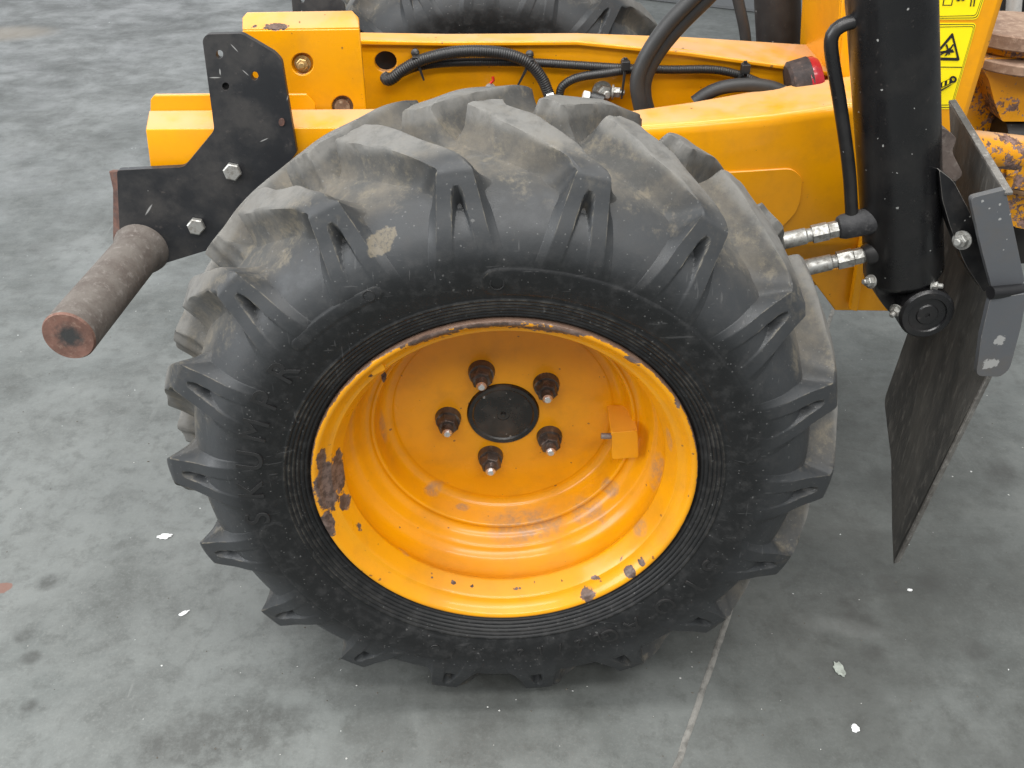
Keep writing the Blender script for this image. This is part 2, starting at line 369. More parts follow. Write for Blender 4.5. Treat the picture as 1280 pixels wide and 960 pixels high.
# carcass profile (r, y) from the near bead to the crown, and the lug surface that stands on it
MID = .13
CAR = np.array([(.224,.012),(.230,.002),(.240,-.004),(.260,-.012),(.280,-.0175),(.300,-.019),(.316,-.0168),(.335,-.0085),(.351,.0055),(.360,.0165),(.366,.0270),(.372,.045),(.378,.070),(.381,.100),(.382,.130)])
OUT = np.array([(.224,.012),(.230,.002),(.240,-.004),(.260,-.012),(.280,-.0175),(.300,-.0192),(.3165,-.0190),(.3385,-.0128),(.3625,-.0015),(.385,.0070),(.395,.013),(.403,.030),(.411,.065),(.417,.100),(.420,.130)])
def spline(tab, s):
    """Catmull-Rom through the table, s in 0..len-1 (array)"""
    n = len(tab); i = np.clip(s.astype(int), 0, n-2); t = (s - i)[:, None]
    a, b, c, d = tab[np.clip(i-1, 0, n-1)], tab[i], tab[i+1], tab[np.clip(i+2, 0, n-1)]
    return .5*((2*b) + (c-a)*t + (2*a-5*b+4*c-d)*t**2 + (3*b-a-3*c+d)*t**3)
def grid_mesh(name, X, Y, Z, keep=None, closed=False):
    nu, nv = X.shape; idx = np.arange(nu*nv).reshape(nu, nv)
    co = np.stack([X, Y, Z], -1).reshape(-1, 3)
    a = idx if closed else idx[:-1]; b = np.roll(idx, -1, 0) if closed else idx[1:]
    q = np.stack([a[:, :-1], b[:, :-1], b[:, 1:], a[:, 1:]], -1).reshape(-1, 4)
    if keep is not None:
        k = keep.reshape(-1); q = q[k[q].any(1)]
    used = np.unique(q); remap = np.full(len(co), -1); remap[used] = np.arange(len(used)); q = remap[q]; co = co[used]
    co[:, 2] = np.maximum(co[:, 2], FLOOR + .0015)                     # flattened where it carries the load
    me = bpy.data.meshes.new(name); me.vertices.add(len(co)); me.vertices.foreach_set('co', co.astype(np.float32).ravel())
    me.loops.add(q.size); me.loops.foreach_set('vertex_index', q.astype(np.int32).ravel())
    me.polygons.add(len(q)); me.polygons.foreach_set('loop_start', np.arange(0, q.size, 4, dtype=np.int32)); me.polygons.foreach_set('loop_total', np.full(len(q), 4, dtype=np.int32))
    me.update(); me.validate(); return me
sst = lambda a, b, x: (lambda t: t*t*(3-2*t))(np.clip((x-a)/(b-a), 0, 1))
# tyre carcass
s1 = np.concatenate([np.linspace(0, 1, 5)[:-1], np.linspace(1, 3.2, 60)[:-1], np.linspace(3.2, 7, 46)[:-1], np.linspace(7, 14, 34)])
half = spline(CAR, s1); NU = 1080; th = np.linspace(0, 2*np.pi, NU, endpoint=False)
r1, y1 = half[:, 0], half[:, 1].copy()
ribs = (np.abs(np.sin((r1 - .231)/.0048*np.pi)) ** .8) * ((r1 > .231) & (r1 < .2598))
y1 = y1 - .0016*ribs
deg = (np.degrees(th) + 180) % 360 - 180
D, RR = np.meshgrid(deg, r1, indexing='ij')
def panel(d0, d1, ra, rb):
    # stadium-shaped raised field between two angles
    dm, dh, rm, rh = (d0+d1)/2, (d1-d0)/2, (ra+rb)/2, (rb-ra)/2
    u = (np.abs((D - dm + 180) % 360 - 180) - dh)*np.pi/180*rm + rh; v = RR - rm
    return np.clip((rh - np.sqrt(np.maximum(u, 0)**2 + v**2))/.0012, 0, 1)
pn = np.maximum.reduce([panel(-5, 82, .264, .2985), panel(-166, -98, .264, .302), panel(-47, -24, .294, .310)])
lump = np.array([noise.noise((math.sin(a)*2, math.cos(a)*2, 3.3)) for a in th])[:, None]
Yn = y1[None] - .0013*pn - .0012*lump*sst(.30, .34, RR)
Yf = (2*MID - half[::-1, 1])[None].repeat(NU, 0)[:, 1:]; Rf = half[::-1, 0][None].repeat(NU, 0)[:, 1:]
Rall = np.concatenate([RR, Rf], 1); Yall = np.concatenate([Yn, Yf], 1)
Tn, _ = np.meshgrid(th, np.zeros(Rall.shape[1]), indexing='ij')
tyre = smooth(obj('tyre', grid_mesh('tyre', Rall*np.sin(Tn), Yall, Rall*np.cos(Tn), closed=True), M_rub, wheel), 50)

# moulded lugs: a swept bar over the tread that ends in two splayed legs on the sidewall
rng = np.random.RandomState(5)
FE = np.array([(-.03, -2.3), (.012, -2.4), (.035, -5.6), (.07, -11), (.10, -15.8), (.12, -17.8), (.135, -18.8)])
BE = np.array([(-.03, 2.3), (.012, 2.4), (.035, -.4), (.07, -5), (.10, -9.2), (.12, -11.8), (.135, -13.4)])
QF = np.concatenate([np.linspace(-1, 0, 13)[:-1], np.linspace(0, 1, 45)[:-1], np.linspace(1, 2, 13)])
def lug_mesh(center, far, seed):
    rs = np.random.RandomState(seed)
    s = np.concatenate([np.linspace(4.7, 9.2, 46)[:-1], np.linspace(9.2, 10.6, 16)[:-1], np.linspace(10.6, 13.4, 20)[:-1], np.linspace(13.4, 14.9, 26)])
    c = spline(CAR, np.minimum(s, 14)); o = spline(OUT, np.minimum(s, 14))
    ex = np.maximum(s - 14, 0)*.03; c[:, 1] += ex; o[:, 1] += ex
    Q, S = np.meshgrid(QF, s, indexing='ij'); Rc, Yc = c[:, 0][None]+0*Q, c[:, 1][None]+0*Q; Ro, Yo = o[:, 0][None]+0*Q, o[:, 1][None]+0*Q
    ph = rs.rand(8)*6.28
    side = sst(.399, .391, Ro); t = np.clip((.393 - Ro)/.093, 0, 1)
    hd = np.degrees((.0178 + .0135*t)/Ro)
    fe = -hd*side + (1-side)*np.interp(Yo, FE[:, 0], FE[:, 1]); be = hd*side + (1-side)*np.interp(Yo, BE[:, 0], BE[:, 1])
    wd = np.degrees((.0095*side + .024*(1-side))/(Ro*.85))
    tr = 1 - side
    fe = fe + tr*.28*(np.sin(S*2.3+ph[0]) + .6*np.sin(S*6.1+ph[1])); be = be + tr*.28*(np.sin(S*2.7+ph[2]) + .6*np.sin(S*5.3+ph[3]))
    U = np.where(Q < 0, fe + Q*wd, np.where(Q > 1, be + (Q-1)*wd, fe + (be-fe)*Q))
    fl = np.clip(1 - np.maximum(np.maximum(-Q, Q-1), 0), 0, 1)
    k = fl**(1.5*side + 2.1*(1-side))
    # blunt inner end, cut across the bar
    de = .128 - Yo + (Q - .5)*.012 + .0015*np.sin(Q*9+ph[4])
    k = k*np.clip((de + .016)/.016, 0, 1)**1.8
    # triangular pocket between the two legs
    m = np.radians(U)*Ro
    inner = np.abs(m) - np.where(Ro < .3790, .0050*np.sqrt(np.clip((.3790 - Ro)/.006, 0, 1)) + .0090*np.clip((.3780 - Ro)/.075, 0, 1), -.02)
    fl_ = .72*np.clip((t - .26)/.40, 0, 1)
    k = k*(1 - side*(1 - np.maximum(np.clip((inner + .0035)/.0035, 0, 1), fl_)))
    Rr, Yy = Rc + (Ro - Rc)*k, Yc + (Yo - Yc)*k
    sink = .0012*(1 - np.clip(k*12, 0, 1))
    Rr = Rr - sink*np.where(Yc > .01, 1, .2); Yy = Yy + sink*np.where(Yc > .02, 0, 1)
    # rounded and chipped crown edges
    e = np.clip(1 - np.minimum(np.abs(Q), np.abs(Q-1))*14, 0, 1)*tr*(k > .3)
    Rr = Rr - e*.0012*(1 + np.sin(S*5+ph[5]+Q*3)*.8) + .0009*np.sin(U*.8+ph[6]+S)*k*tr
    a = np.radians(U + center)
    if far: Yy = 2*MID - Yy
    return grid_mesh('lug', Rr*np.sin(a), Yy, Rr*np.cos(a), k > .004)
lugs = []
for i in range(18):
    lugs.append(smooth(obj('lug', lug_mesh(-7.0 + 20*i, False, i), M_rub, wheel), 40))
    lugs.append(smooth(obj('lug', lug_mesh(3.0 + 20*i, True, 40+i), M_rub, wheel), 40))

# raised letters on the sidewall
M_let = plain('clean_black_rubber', (.0125, .0125, .0128), .55, 0, .3)
def letters(txts):
    dg = bpy.context.evaluated_depsgraph_get()
    for ch, ang, r, size, flip in txts:
        cu = bpy.data.curves.new('t', 'FONT'); cu.body = ch; cu.size = size; cu.extrude = .0020; cu.bevel_depth = .0002; cu.align_x = 'CENTER'; cu.align_y = 'CENTER'
        o = bpy.data.objects.new('t', cu); C.objects.link(o); dg.update(); me = bpy.data.meshes.new_from_object(o.evaluated_get(dg))
        a = R(ang); rad = Vector((math.sin(a), 0, math.cos(a))); tan = Vector((math.cos(a), 0, -math.sin(a)))
        if flip: rad, tan = -rad, -tan
        yy = float(np.interp(r, CAR[:9, 0], CAR[:9, 1]))
        mt = Matrix(((tan.x, rad.x, 0, r*math.sin(a)), (0, 0, -1, yy + .0010), (tan.z, rad.z, 0, r*math.cos(a)), (0, 0, 0, 1)))
        me.transform(mt); bpy.data.objects.remove(o); bpy.data.curves.remove(cu)
        me.materials.clear(); obj('raised_letter', me, M_let, wheel)
tx = [(c, -96 + 8.6*i, .294, .042, False) for i, c in enumerate('SKUMPR')]
tx += [('5', 116, .286, .040, False), ('1', 123.5, .286, .040, False), ('O', 133.5, .283, .036, False), ('G', 151, .284, .032, False), ('A', 144, .284, .032, False)]
tx += [(c, 176 - 5.4*i, .281, .02, False) for i, c in enumerate('21/2L')]
letters(tx)
for ang, r, q in ((-1.5, .281, .007), (-160.5, .283, .006), (-27, .302, .006)):
    cx, cz = r*math.sin(R(ang)), r*math.cos(R(ang)); yy = float(np.interp(r, CAR[:9, 0], CAR[:9, 1])) - .0014
    smooth(obj('raised_ring', sweep([Vector((cx + q*math.cos(k*math.pi/16), yy, cz + q*math.sin(k*math.pi/16))) for k in range(33)], .0007, 6, None, False), M_let, wheel), 60)

# rim
RIM = [(.2245,.014),(.2285,.006),(.2290,.000),(.2275,-.0035),(.2245,-.0042),(.2215,-.0025),(.2170,.0035),(.2120,.0085),(.2085,.0105),(.2060,.0125),(.2000,.0240),(.1965,.0310),(.1955,.0340),(.1965,.0375),
       (.2000,.043),(.2045,.053),(.2052,.064),(.2020,.076),(.1950,.085),(.1900,.0885),(.1870,.0925),(.1815,.1020),(.1760,.1075),(.1715,.1085),(.1685,.1075),(.1655,.1085),(.1640,.1130),(.1628,.121),(.1605,.132),(.1565,.1395),(.1510,.1430),(.1450,.1432),(.1420,.1425),(.1300,.1425),(.05,.1425),(.0475,.1425),(.0475,.150),(0,.150)]
V = lambda px, py, y: tuple(W(px, py, y=y))
_rt = np.array([p for p in RIM if p[0] > .14]); _rt = _rt[np.argsort(_rt[:, 1])]
def H(px, py):
    """point of the rim bowl seen at a pixel"""
    for y in np.linspace(-.003, .1425, 300):
        p = W(px, py, y=float(y))
        if math.hypot(p.x, p.z) >= np.interp(y, _rt[:, 1], _rt[:, 0]): break
    return tuple(p)
rust_spots = [(H(408, 604), .020, .45, 75, (1, 1, .5)), (H(420, 590), .015, .5, 90, (1, 1, .5)), (H(401, 572), .007, .5, 90, (1, 1, .35)), (H(428, 626), .012, .5, 100),
              (H(447, 660), .0055, .6, 120, (1, 1, .6)), (H(411, 655), .010, .5, 90, (1, 1, .5)), (H(421, 566), .0045, .6, 120, (1, 1, .4)), (H(735, 743), .0105, .45, 120), (H(788, 715), .0085, .45, 120),
              (H(775, 695), .0085, .3, 110, (3.5, 1, 1), (0, -.5, 0)), (H(803, 702), .006, .6, 120), (H(566, 729), .0032, .9, 220), (H(648, 736), .0026, .9, 220, (.35, 1, 1)), (H(710, 727), .0030, .9, 220, (.3, 1, 1)),
              (H(745, 722), .003, .9, 220, (.35, 1, 1)), (H(590, 733), .0025, .9, 220), (H(540, 722), .0022, .9, 220), (H(480, 470), .0035, .5, 120, (1, 1, .4)), (H(463, 468), .0035, .5, 120), (H(610, 404), .02, .6, 110, (.4, 1, 2.2)), (H(700, 414), .02, .7, 110, (.4, 1, 2.2)), (H(800, 448), .010, .8, 140, (.6, 1, 1.8)),
              (H(848, 500), .006, .8, 140, (1.6, 1, .5)), (H(520, 418), .022, .7, 110, (.5, 1, 1.6))]
dust_spots = [(H(822, 592), .014, .4, 60, (1, 1, .34), (0, .22, 0), .3), (H(838, 545), .006, .4, 60, (1, 1, .25), (0, .1, 0), .4), (H(655, 655), .026, .5, 50, (.42, 1, 1), (0, 0, 0), .5), (H(735, 640), .020, .5, 50, (.5, 1, 1), (0, -.4, 0), .5),
              (H(540, 612), .011, .5, 60, (.45, 1, 1), (0, .5, 0), .3), (H(577, 634), .007, .5, 60, (.4, 1, 1), (0, .2, 0), .3), (H(505, 690), .009, .4, 60, (.35, 1, 1), (0, .6, 0), .3), (H(765, 612), .012, .5, 60, (1, 1, .4), (0, .8, 0), .4), (H(478, 535), .008, .5, 60, (1, 1, .3), (0, 0, 0), .4), (H(800, 660), .012, .6, 60, (1, 1, .6), (0, .5, 0), .5)]
def rim_paint():
    m = yellow_paint('rim_yellow', .70, rust_spots, dust_spots, topdust=.12)
    # bare rusty line along the flange edge
    M = Mat.__new__(Mat); M.m = m; M.t = m.node_tree; M.b = M.t.nodes['Principled BSDF']; M.co = M.t.nodes['Texture Coordinate'].outputs['Object']
    x, y, z = M.sep(); rr = M.math('SQRT', M.math('ADD', M.math('MULTIPLY', x, x), M.math('MULTIPLY', z, z)))
    q = M.math('ADD', rr, M.math('MULTIPLY', M.math('SUBTRACT', M.noise(80, 6, .75), .5), .008)); q = M.math('ADD', q, M.math('MULTIPLY', z, .004))
    f = M.ramp(q, .2272, .2284)
    old = M.b.inputs['Base Color'].links[0].from_socket
    M.put(M.b.inputs['Base Color'], M.mix(f, old, M.mix(M.noise(200, 4), (.085, .045, .032), (.21, .135, .095)))); return m
M_rim = rim_paint()
tab = np.array(RIM); ss = np.concatenate([np.linspace(0, 33, 33*5+1), [34, 35, 36, 37]])
pr_ = spline(tab, ss); pr_[-4:] = tab[-4:]; pr_[-1, 0] = 0
rim = smooth(obj('rim', lathe([tuple(p) for p in pr_], 256), M_rim, wheel), 40)
# hub cap in the centre bore
M_blk = black_paint('gloss_black_paint'); M_nut = rusty('oily_brown_steel', (.12, .10, .088), (.035, .027, .023), (.24, .205, .18)); M_nut.node_tree.nodes['Principled BSDF'].inputs['Metallic'].default_value = .6
for l_ in [l for l in M_nut.node_tree.links if l.to_socket.name == 'Roughness' and l.to_node.type == 'BSDF_PRINCIPLED']: M_nut.node_tree.links.remove(l_)
M_nut.node_tree.nodes['Principled BSDF'].inputs['Roughness'].default_value = .38
cap = [(.0468,.149),(.0468,.1400),(.0455,.1382),(.0405,.1386),(.0385,.1402),(.030,.1392),(.0085,.1385),(.0080,.1398),(.0035,.1400),(.0030,.1375),(0,.1372)]
smooth(obj('hub_cap', lathe(cap, 64), black_paint('black_hub_cap', (.011, .010, .009), .16, .4, .4), wheel), 30)
M_tip = steel('stud_tip_glint', (.75, .75, .74), .2, .9, .15)  # paler metal on the stud ends, their glint put into the colour
for k in range(5):
    c = (W(599, 464, y=.1425), W(683, 478, y=.1425), W(688, 543, y=.1425), W(615, 570, y=.1425), W(560, 524, y=.1425))[k]
    a = 2*math.pi*k/5 - R(22); c = Vector((.0725*math.sin(a), .1425, .0725*math.cos(a)))
    bm = bmesh.new(); e = c + Vector((0, -1, 0))
    rod(c, e, [(0, .0172), (.003, .0172), (.0045, .0165), (.0105, .0158)], 24, bm)
    rod(c, e, [(.010, .0148), (.0215, .0140), (.0235, .0120)], 6, bm)
    rod(c, e, [(.023, .0078), (.0245, .0068), (.0260, .0076), (.0275, .0068), (.029, .0076), (.0305, .0068), (.032, .0074), (.0345, .0066), (.0375, .0040), (.038, 0)], 20, bm)
    bmesh.ops.recalc_face_normals(bm, faces=bm.faces)
    nut = smooth(obj('wheel_nut', bm, [M_nut, M_tip], wheel), 40)
    for p in nut.data.polygons:
        if p.center.y < c.y - .0355: p.material_index = 1
# valve guard bracket welded inside the rim, with its bolt
g0 = W(780, 541, y=.095)
def boxat(name, c, size, mat, parent, rot=0.0, bev=.0015):
    bm = bmesh.new(); join_box(bm, [-q/2 for q in size], [q/2 for q in size]); bmesh.ops.transform(bm, matrix=Matrix.Translation(c) @ Matrix.Rotation(rot, 4, 'Y'), verts=bm.verts)
    return bevel(obj(name, bm, mat, parent), bev)
gp = [(765, 541), (797, 538), (798, 572), (765, 574)]
plate('valve_guard', gp, .088, .004, M_rim, wheel, [3, 6, 3, 3], .001)
gs = bmesh.new()
q = [W(*p, y=.0885) for p in ((764, 541.5), (797, 538.5))]
slab([q[0], q[1], q[1] + Vector((0, .05, .004)), q[0] + Vector((0, .056, .004))], Vector((0, 0, -.004)), bm=gs)
bevel(obj('valve_guard_top', gs, M_rim, wheel), .001)
smooth(obj('guard_bolt', rod(W(764, 545, y=.1), W(752, 545, y=.1), [(0, .004), (.013, .004)], 14), steel('dull_bolt_steel', (.30, .26, .24), .5, .6), wheel), 40)
plate('weld_tab', [(461, 462), (478, 455), (482, 462), (466, 470)], .004, .012, M_rim, wheel, 2, .001)

# the wheel on the far side of the axle
w2 = wheel.copy(); C.objects.link(w2); w2.location = (-.012, 1.27, 0); w2.rotation_euler = (0, 0, math.pi)
for ch in [q for q in wheel.children if q.name.split('.')[0] in ('tyre', 'lug', 'rim')]:
    k = ch.copy(); C.objects.link(k); k.parent = w2

# ---------------------------------------------------------------- chassis
M_yel = yellow_paint('chassis_yellow', .70, [(V(345, 33, .41), .0065, .6, 110, (.45, 1, 1)), (V(318, 32, .41), .003, .6, 120), (V(397, 147, .40), .007, .5, 80), (V(420, 150, .40), .006, .5, 80, (.4, 1, 1))])
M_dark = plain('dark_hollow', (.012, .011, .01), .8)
M_zinc = steel('zinc_plated_steel', (.40, .40, .38), .42, .75, .6)
M_rustm = rusty('rusty_sleeve_steel', (.42, .30, .19), (.18, .10, .06), (.55, .43, .30))

# rail web with its rolled top flange
web = plate('rail_web', [(440, 52), (720, 50), (860, 62), (1000, 84), (1100, 96), (1100, 210), (440, 210)], .50, .012, M_yel, T, 0, .001, holes=[circ(482, 77, 14, 13)])
fl_f = [(440, 50), (560, 52), (722, 51), (860, 65), (1000, 84), (1070, 96)]
fl_b = [(440, 40), (560, 42), (722, 41), (860, 46), (1000, 55), (1070, 58)]
def zslab(name, front, back, yf, zoff, th, mat, parent, bev=.002):
    f3 = [W(*p, y=yf) for p in front]; b3 = [W(p[0], p[1], z=f3[i].z + zoff) for i, p in enumerate(back)]
    bm = bmesh.new(); n = len(f3); top = [[bm.verts.new(p) for p in f3], [bm.verts.new(p) for p in b3]]; lo = [[bm.verts.new(p - Vector((0, 0, th))) for p in f3], [bm.verts.new(p - Vector((0, 0, th))) for p in b3]]
    for i in range(n-1):
        bm.faces.new((top[0][i], top[0][i+1], top[1][i+1], top[1][i])); bm.faces.new((lo[0][i], lo[1][i], lo[1][i+1], lo[0][i+1]))
        bm.faces.new((top[0][i], lo[0][i], lo[0][i+1], top[0][i+1])); bm.faces.new((top[1][i], top[1][i+1], lo[1][i+1], lo[1][i]))
    bm.faces.new((top[0][0], top[1][0], lo[1][0], lo[0][0])); bm.faces.new((top[0][-1], lo[0][-1], lo[1][-1], top[1][-1]))
    bmesh.ops.recalc_face_normals(bm, faces=bm.faces); return bevel(obj(name, bm, mat, parent), bev)
zslab('rail_flange', fl_f, fl_b, .492, .0, .007, M_yel, T)
plate('hole_backing', circ(482, 77, 18, 17), .53, .004, M_dark, web, 0, 0)

# upright side plate with a folded top edge, and the stepped lower rail in front of it
Y1 = .405
side = plate('side_plate', [(303, 38), (449, 36), (459, 148), (459, 175), (300, 175)], Y1, .010, M_yel, T, 0, .0015, holes=[circ(378, 80, 13.5, 13.5), circ(428, 134, 13.5, 14)])
a_ = [W(303, 37.5, y=Y1), W(449, 35.5, y=Y1)]
b_ = [W(303, 22, y=Y1 + .022), W(309, 15, y=Y1 + .029), W(440, 13, y=Y1 + .029), W(448, 22, y=Y1 + .022)]
bevel(obj('folded_lip', slab([a_[0], a_[1], b_[3], b_[2], b_[1], b_[0]], Vector((0, .008, -.004))), M_yel, side), .0015)
for (px, py, mt) in ((378, 80, M_yel), (428, 134, M_rustm)):
    c = W(px, py, y=Y1 + .004)
    bm = rod(c + Vector((0, .012, 0)), c, [(0, .0155), (.006, .0155), (.0065, .0125)], 28)
    sl = smooth(obj('sleeve', bm, mt, side), 30)
    if mt is M_yel: hexbolt('recessed_bolt', c + Vector((0, .004, 0)), (0, -1, 0), .008, .008, steel('brass_toned_bolt', (.55, .38, .16), .4, .7), side, True, .004)
    else: smooth(obj('sleeve_core', rod(c + Vector((0, .003, 0)), c - Vector((0, .004, 0)), [(0, .0105), (.0035, .0105), (.004, .004), (.0041, .0)], 24), M_rustm, side), 30)
def xprofile(name, left, right, mat, parent, bev=.0015):
    """sheet profile running in x: left and right are matching lists of points"""
    bm = bmesh.new(); L = [bm.verts.new(p) for p in left]; Q = [bm.verts.new(p) for p in right]
    for i in range(len(L)-1): bm.faces.new((L[i], Q[i], Q[i+1], L[i+1]))
    o = obj(name, bm, mat, parent); m = o.modifiers.new('sheet', 'SOLIDIFY'); m.thickness = .006; m.offset = -1; bevel(o, bev, 3, 20); return o
prof = [(119, Y1 - .002), (143, Y1 - .004), (164, .362), (209, .360)]
lf = [W(x, y, y=d) for (y, d), x in zip(prof, (187, 188, 184, 190))]
z_ = [p.z for p in lf]; xr = W(470, 160, y=.38).x
lower = xprofile('lower_rail', lf[1:], [Vector((xr, p.y, p.z)) for p in lf[1:]], M_yel, T)
xl = W(394, 130, y=Y1).x
bevel(obj('rail_lip', slab([lf[0] + Vector((.006, 0, 0)), lf[0] + Vector((0, 0, -.006)), lf[1], Vector((xl, lf[1].y, lf[1].z)), Vector((xl, lf[0].y, lf[0].z - .012)), Vector((xl - .01, lf[0].y, lf[0].z))], Vector((0, .007, 0))), M_yel, lower), .001)
# dark underside pan between the rails so the chassis is not hollow
bm = bmesh.new(); join_box(bm, (-.40, .52, .10), (.62, .60, .30)); bevel(obj('cross_member', bm, M_yel, T), .004)
bm = rod((0, .17, 0), (0, 1.17, 0), [(0, .05), (.08, .06), (.25, .075), (.75, .075), (.92, .06), (1.0, .05)], 32); smooth(obj('axle_tube', bm, M_blk, T), 40)

# black mounting bracket with welded round bar
M_brk = black_paint('worn_black_plate', (.0135, .0145, .017), .40, .35, .3, [(tuple(W(px, py, y=.338)), l, .15, 200, (1, 1, k), (0, a, 0), .4) for px, py, l, k, a in ((293, 60, .006, 9, -.9), (269, 97, .007, 9, 0), (307, 91, .005, 8, -.8), (275, 90, .004, 4, 1.5), (360, 120, .006, 9, 1.2), (186, 262, .010, 8, .9), (330, 175, .006, 8, .4))])
YB = .338
M_brk_edge = rusty('bracket_worn_edge', (.06, .045, .04), (.025, .022, .021), (.12, .09, .08))
br = plate('mounting_bracket', [(253, 50), (258, 43), (302, 42), (343, 66), (352, 76), (371, 190), (300, 290), (262, 312), (200, 331), (150, 300), (146, 213), (230, 209), (268, 163)], YB, .010, M_brk, T, [5, 4, 4, 4, 4, 0, 0, 0, 3, 3, 4, 6, 6], .0012, edge=M_brk_edge,
           holes=[circ(274.5, 68, 4.5, 5.5, 14), circ(318.5, 95, 4.5, 5.5, 14), circ(282, 108, 4.5, 5, 14)])
M_rlip = rusty('rusted_plate_edge', (.15, .075, .055), (.06, .035, .03), (.10, .08, .075))
la = [W(147, 214, y=YB), W(150, 302, y=YB)]; lb = [W(136, 214, y=YB + .008), W(141, 302, y=YB + .008)]
bevel(obj('bracket_lip', slab([la[0], W(151, 240, y=YB), la[1], lb[1], W(141, 236, y=YB + .008), lb[0]], Vector((.004, .006, 0))), M_rlip, br), .001)
for px, py in ((291, 213), (246, 281)): hexbolt('bolt', W(px, py, y=YB), (0.12, -1, .1), .0118, .011, M_zinc, br, False)
plate('blind_hole_fill', circ(282, 108, 6, 6.5, 14), YB + .007, .004, M_dark, br, 0, 0)
plate('paint_scar', circ(352, 153, 4, 5, 9), YB - .002, .003, M_rlip, br, 3, .0005)
rb0, rb1 = W(176, 311, y=YB), W(85, 421, y=.10); rb1.z = rb1.z
M_bar = rusty('rusty_bar_steel', (.135, .120, .107), (.092, .076, .067), (.19, .172, .158))
M_bar_end = rusty('rusty_bar_end', (.20, .105, .08), (.12, .065, .05), (.24, .16, .125), [(tuple(rb1 + Vector((.002, 0, .001))), .0165, .4, 130, (1, 1, 1), (0, 0, 0), .6)], (.035, .036, .036))
L_ = (rb1 - rb0).length
bar = smooth(obj('round_bar', rod(rb0, rb1, [(-.004, .038), (.004, .0365), (.010, .0335), (.014, .0315), (L_-.003, .0315), (L_, .0298)], 48), [M_bar, M_bar_end], br), 40)
for p in bar.data.polygons:
    if (p.center - rb0).dot((rb1 - rb0).normalized()) > L_ - .0029: p.material_index = 1
# same bracket on the far rail
b2 = br.copy(); C.objects.link(b2); b2.location = (-.003, .612, -.0745); b2.matrix_parent_inverse = ROOTINV['backhoe_loader']

# axle carrier casting: a broad yellow box with a raised cover
YC = .362
top_f = [(760, 160), (875, 152), (968, 143.5), (1130, 119)]
def carrier():
    bm = bmesh.new(); cols = []
    for px, py in top_f:
        f = W(px, py, y=YC)
        bx = {760: 142, 875: 127, 968: 112, 1130: 88}[px]
        bk = W(px, bx, z=f.z + .004)
        cols.append([Vector((f.x, bk.y + .002, f.z - .06)), Vector((f.x, bk.y, f.z + .004)), Vector((f.x, YC + .012, f.z + .001)), Vector((f.x, YC + .004, f.z - .003)), Vector((f.x, YC, f.z - .012)),
                     Vector((f.x, YC - .002, .20)), Vector((f.x, YC + .002, .13)), Vector((f.x, YC + .02, .09)), Vector((f.x, YC + .06, .03 if px > 900 else .03)), Vector((f.x, YC + .16, .03))])
    vs = [[bm.verts.new(p) for p in c] for c in cols]
    for a, b in zip(vs, vs[1:]):
        for i in range(len(a)-1): bm.faces.new((a[i], b[i], b[i+1], a[i+1]))
    bm.faces.new(vs[-1]); bm.faces.new(vs[0][::-1]); bmesh.ops.recalc_face_normals(bm, faces=bm.faces); return bm
car = bevel(obj('axle_carrier', carrier(), M_yel, T), .004, 3, 18)
plate('cover_plate', [(860, 219), (990, 211), (1003, 222), (1000, 262), (965, 296), (880, 296)], YC - .0045, .006, M_yel, car, [0, 10, 14, 20, 20, 0], .0015)
plate('gusset', [(1063, 388), (1086, 240), (1093, 240), (1072, 389)], YC - .008, .012, M_yel, car, 0, .001)
plate('lower_web', [(1008, 340), (1098, 330), (1128, 389), (1044, 388)], YC + .01, .02, M_yel, car, 0, .0012)

# swing mast with warning stickers
YM = .455
mast = plate('mast', [(1058, -60), (1275, -60), (1258, 0), (1206, 168), (1190, 230), (1070, 250), (1046, 100)], YM, .20, M_yel, T, [0, 0, 0, 0, 0, 0, 0], .012)
bm = slab([W(1058, -60, y=YM), W(1046, 98, y=YM), W(1040, 106, y=.47), W(1012, 86, y=.60), W(1026, -60, y=.60)], Vector((.02, .02, 0))); bevel(obj('mast_cheek', bm, M_yel, mast), .006)
M_sty, M_stk = plain('sticker_yellow', (.92, .74, .004), .35, 0, .06), plain('sticker_black', (.012, .012, .012), .4, 0, .1)
def sticker(layers, name):
    bm = bmesh.new(); mats = []
    for i, (pts, mi, holes) in enumerate(layers):
        n0 = len(bm.faces)
        slab([W(*p, y=YM - .0006 - .0002*i) for p in pts], Vector((0, .0002, 0)), [[W(*p, y=YM - .0006 - .0002*i) for p in h] for h in holes], bm)
        bm.faces.ensure_lookup_table(); mats += [mi]*(len(bm.faces) - n0)
    o = obj(name, bm, [M_sty, M_stk], mast)
    for p, mi in zip(o.data.polygons, mats): p.material_index = mi
    return o
def inset(p, q): c = Vector((sum(a[0] for a in p)/len(p), sum(a[1] for a in p)/len(p))); return [tuple(Vector(a) + (c - Vector(a)).normalized()*q) for a in p]
o2 = [(1165.5, 28.5), (1221, 28.5), (1190.5, 136.5), (1136, 136.5)]
rp = lambda p, r=5: round_poly(p, r)
tri = [(1191, 40), (1200, 76), (1162, 75)]
bo = lambda t, o: (1164 + t*29.5 - o*.42, 112 - t*13 - o*.9)
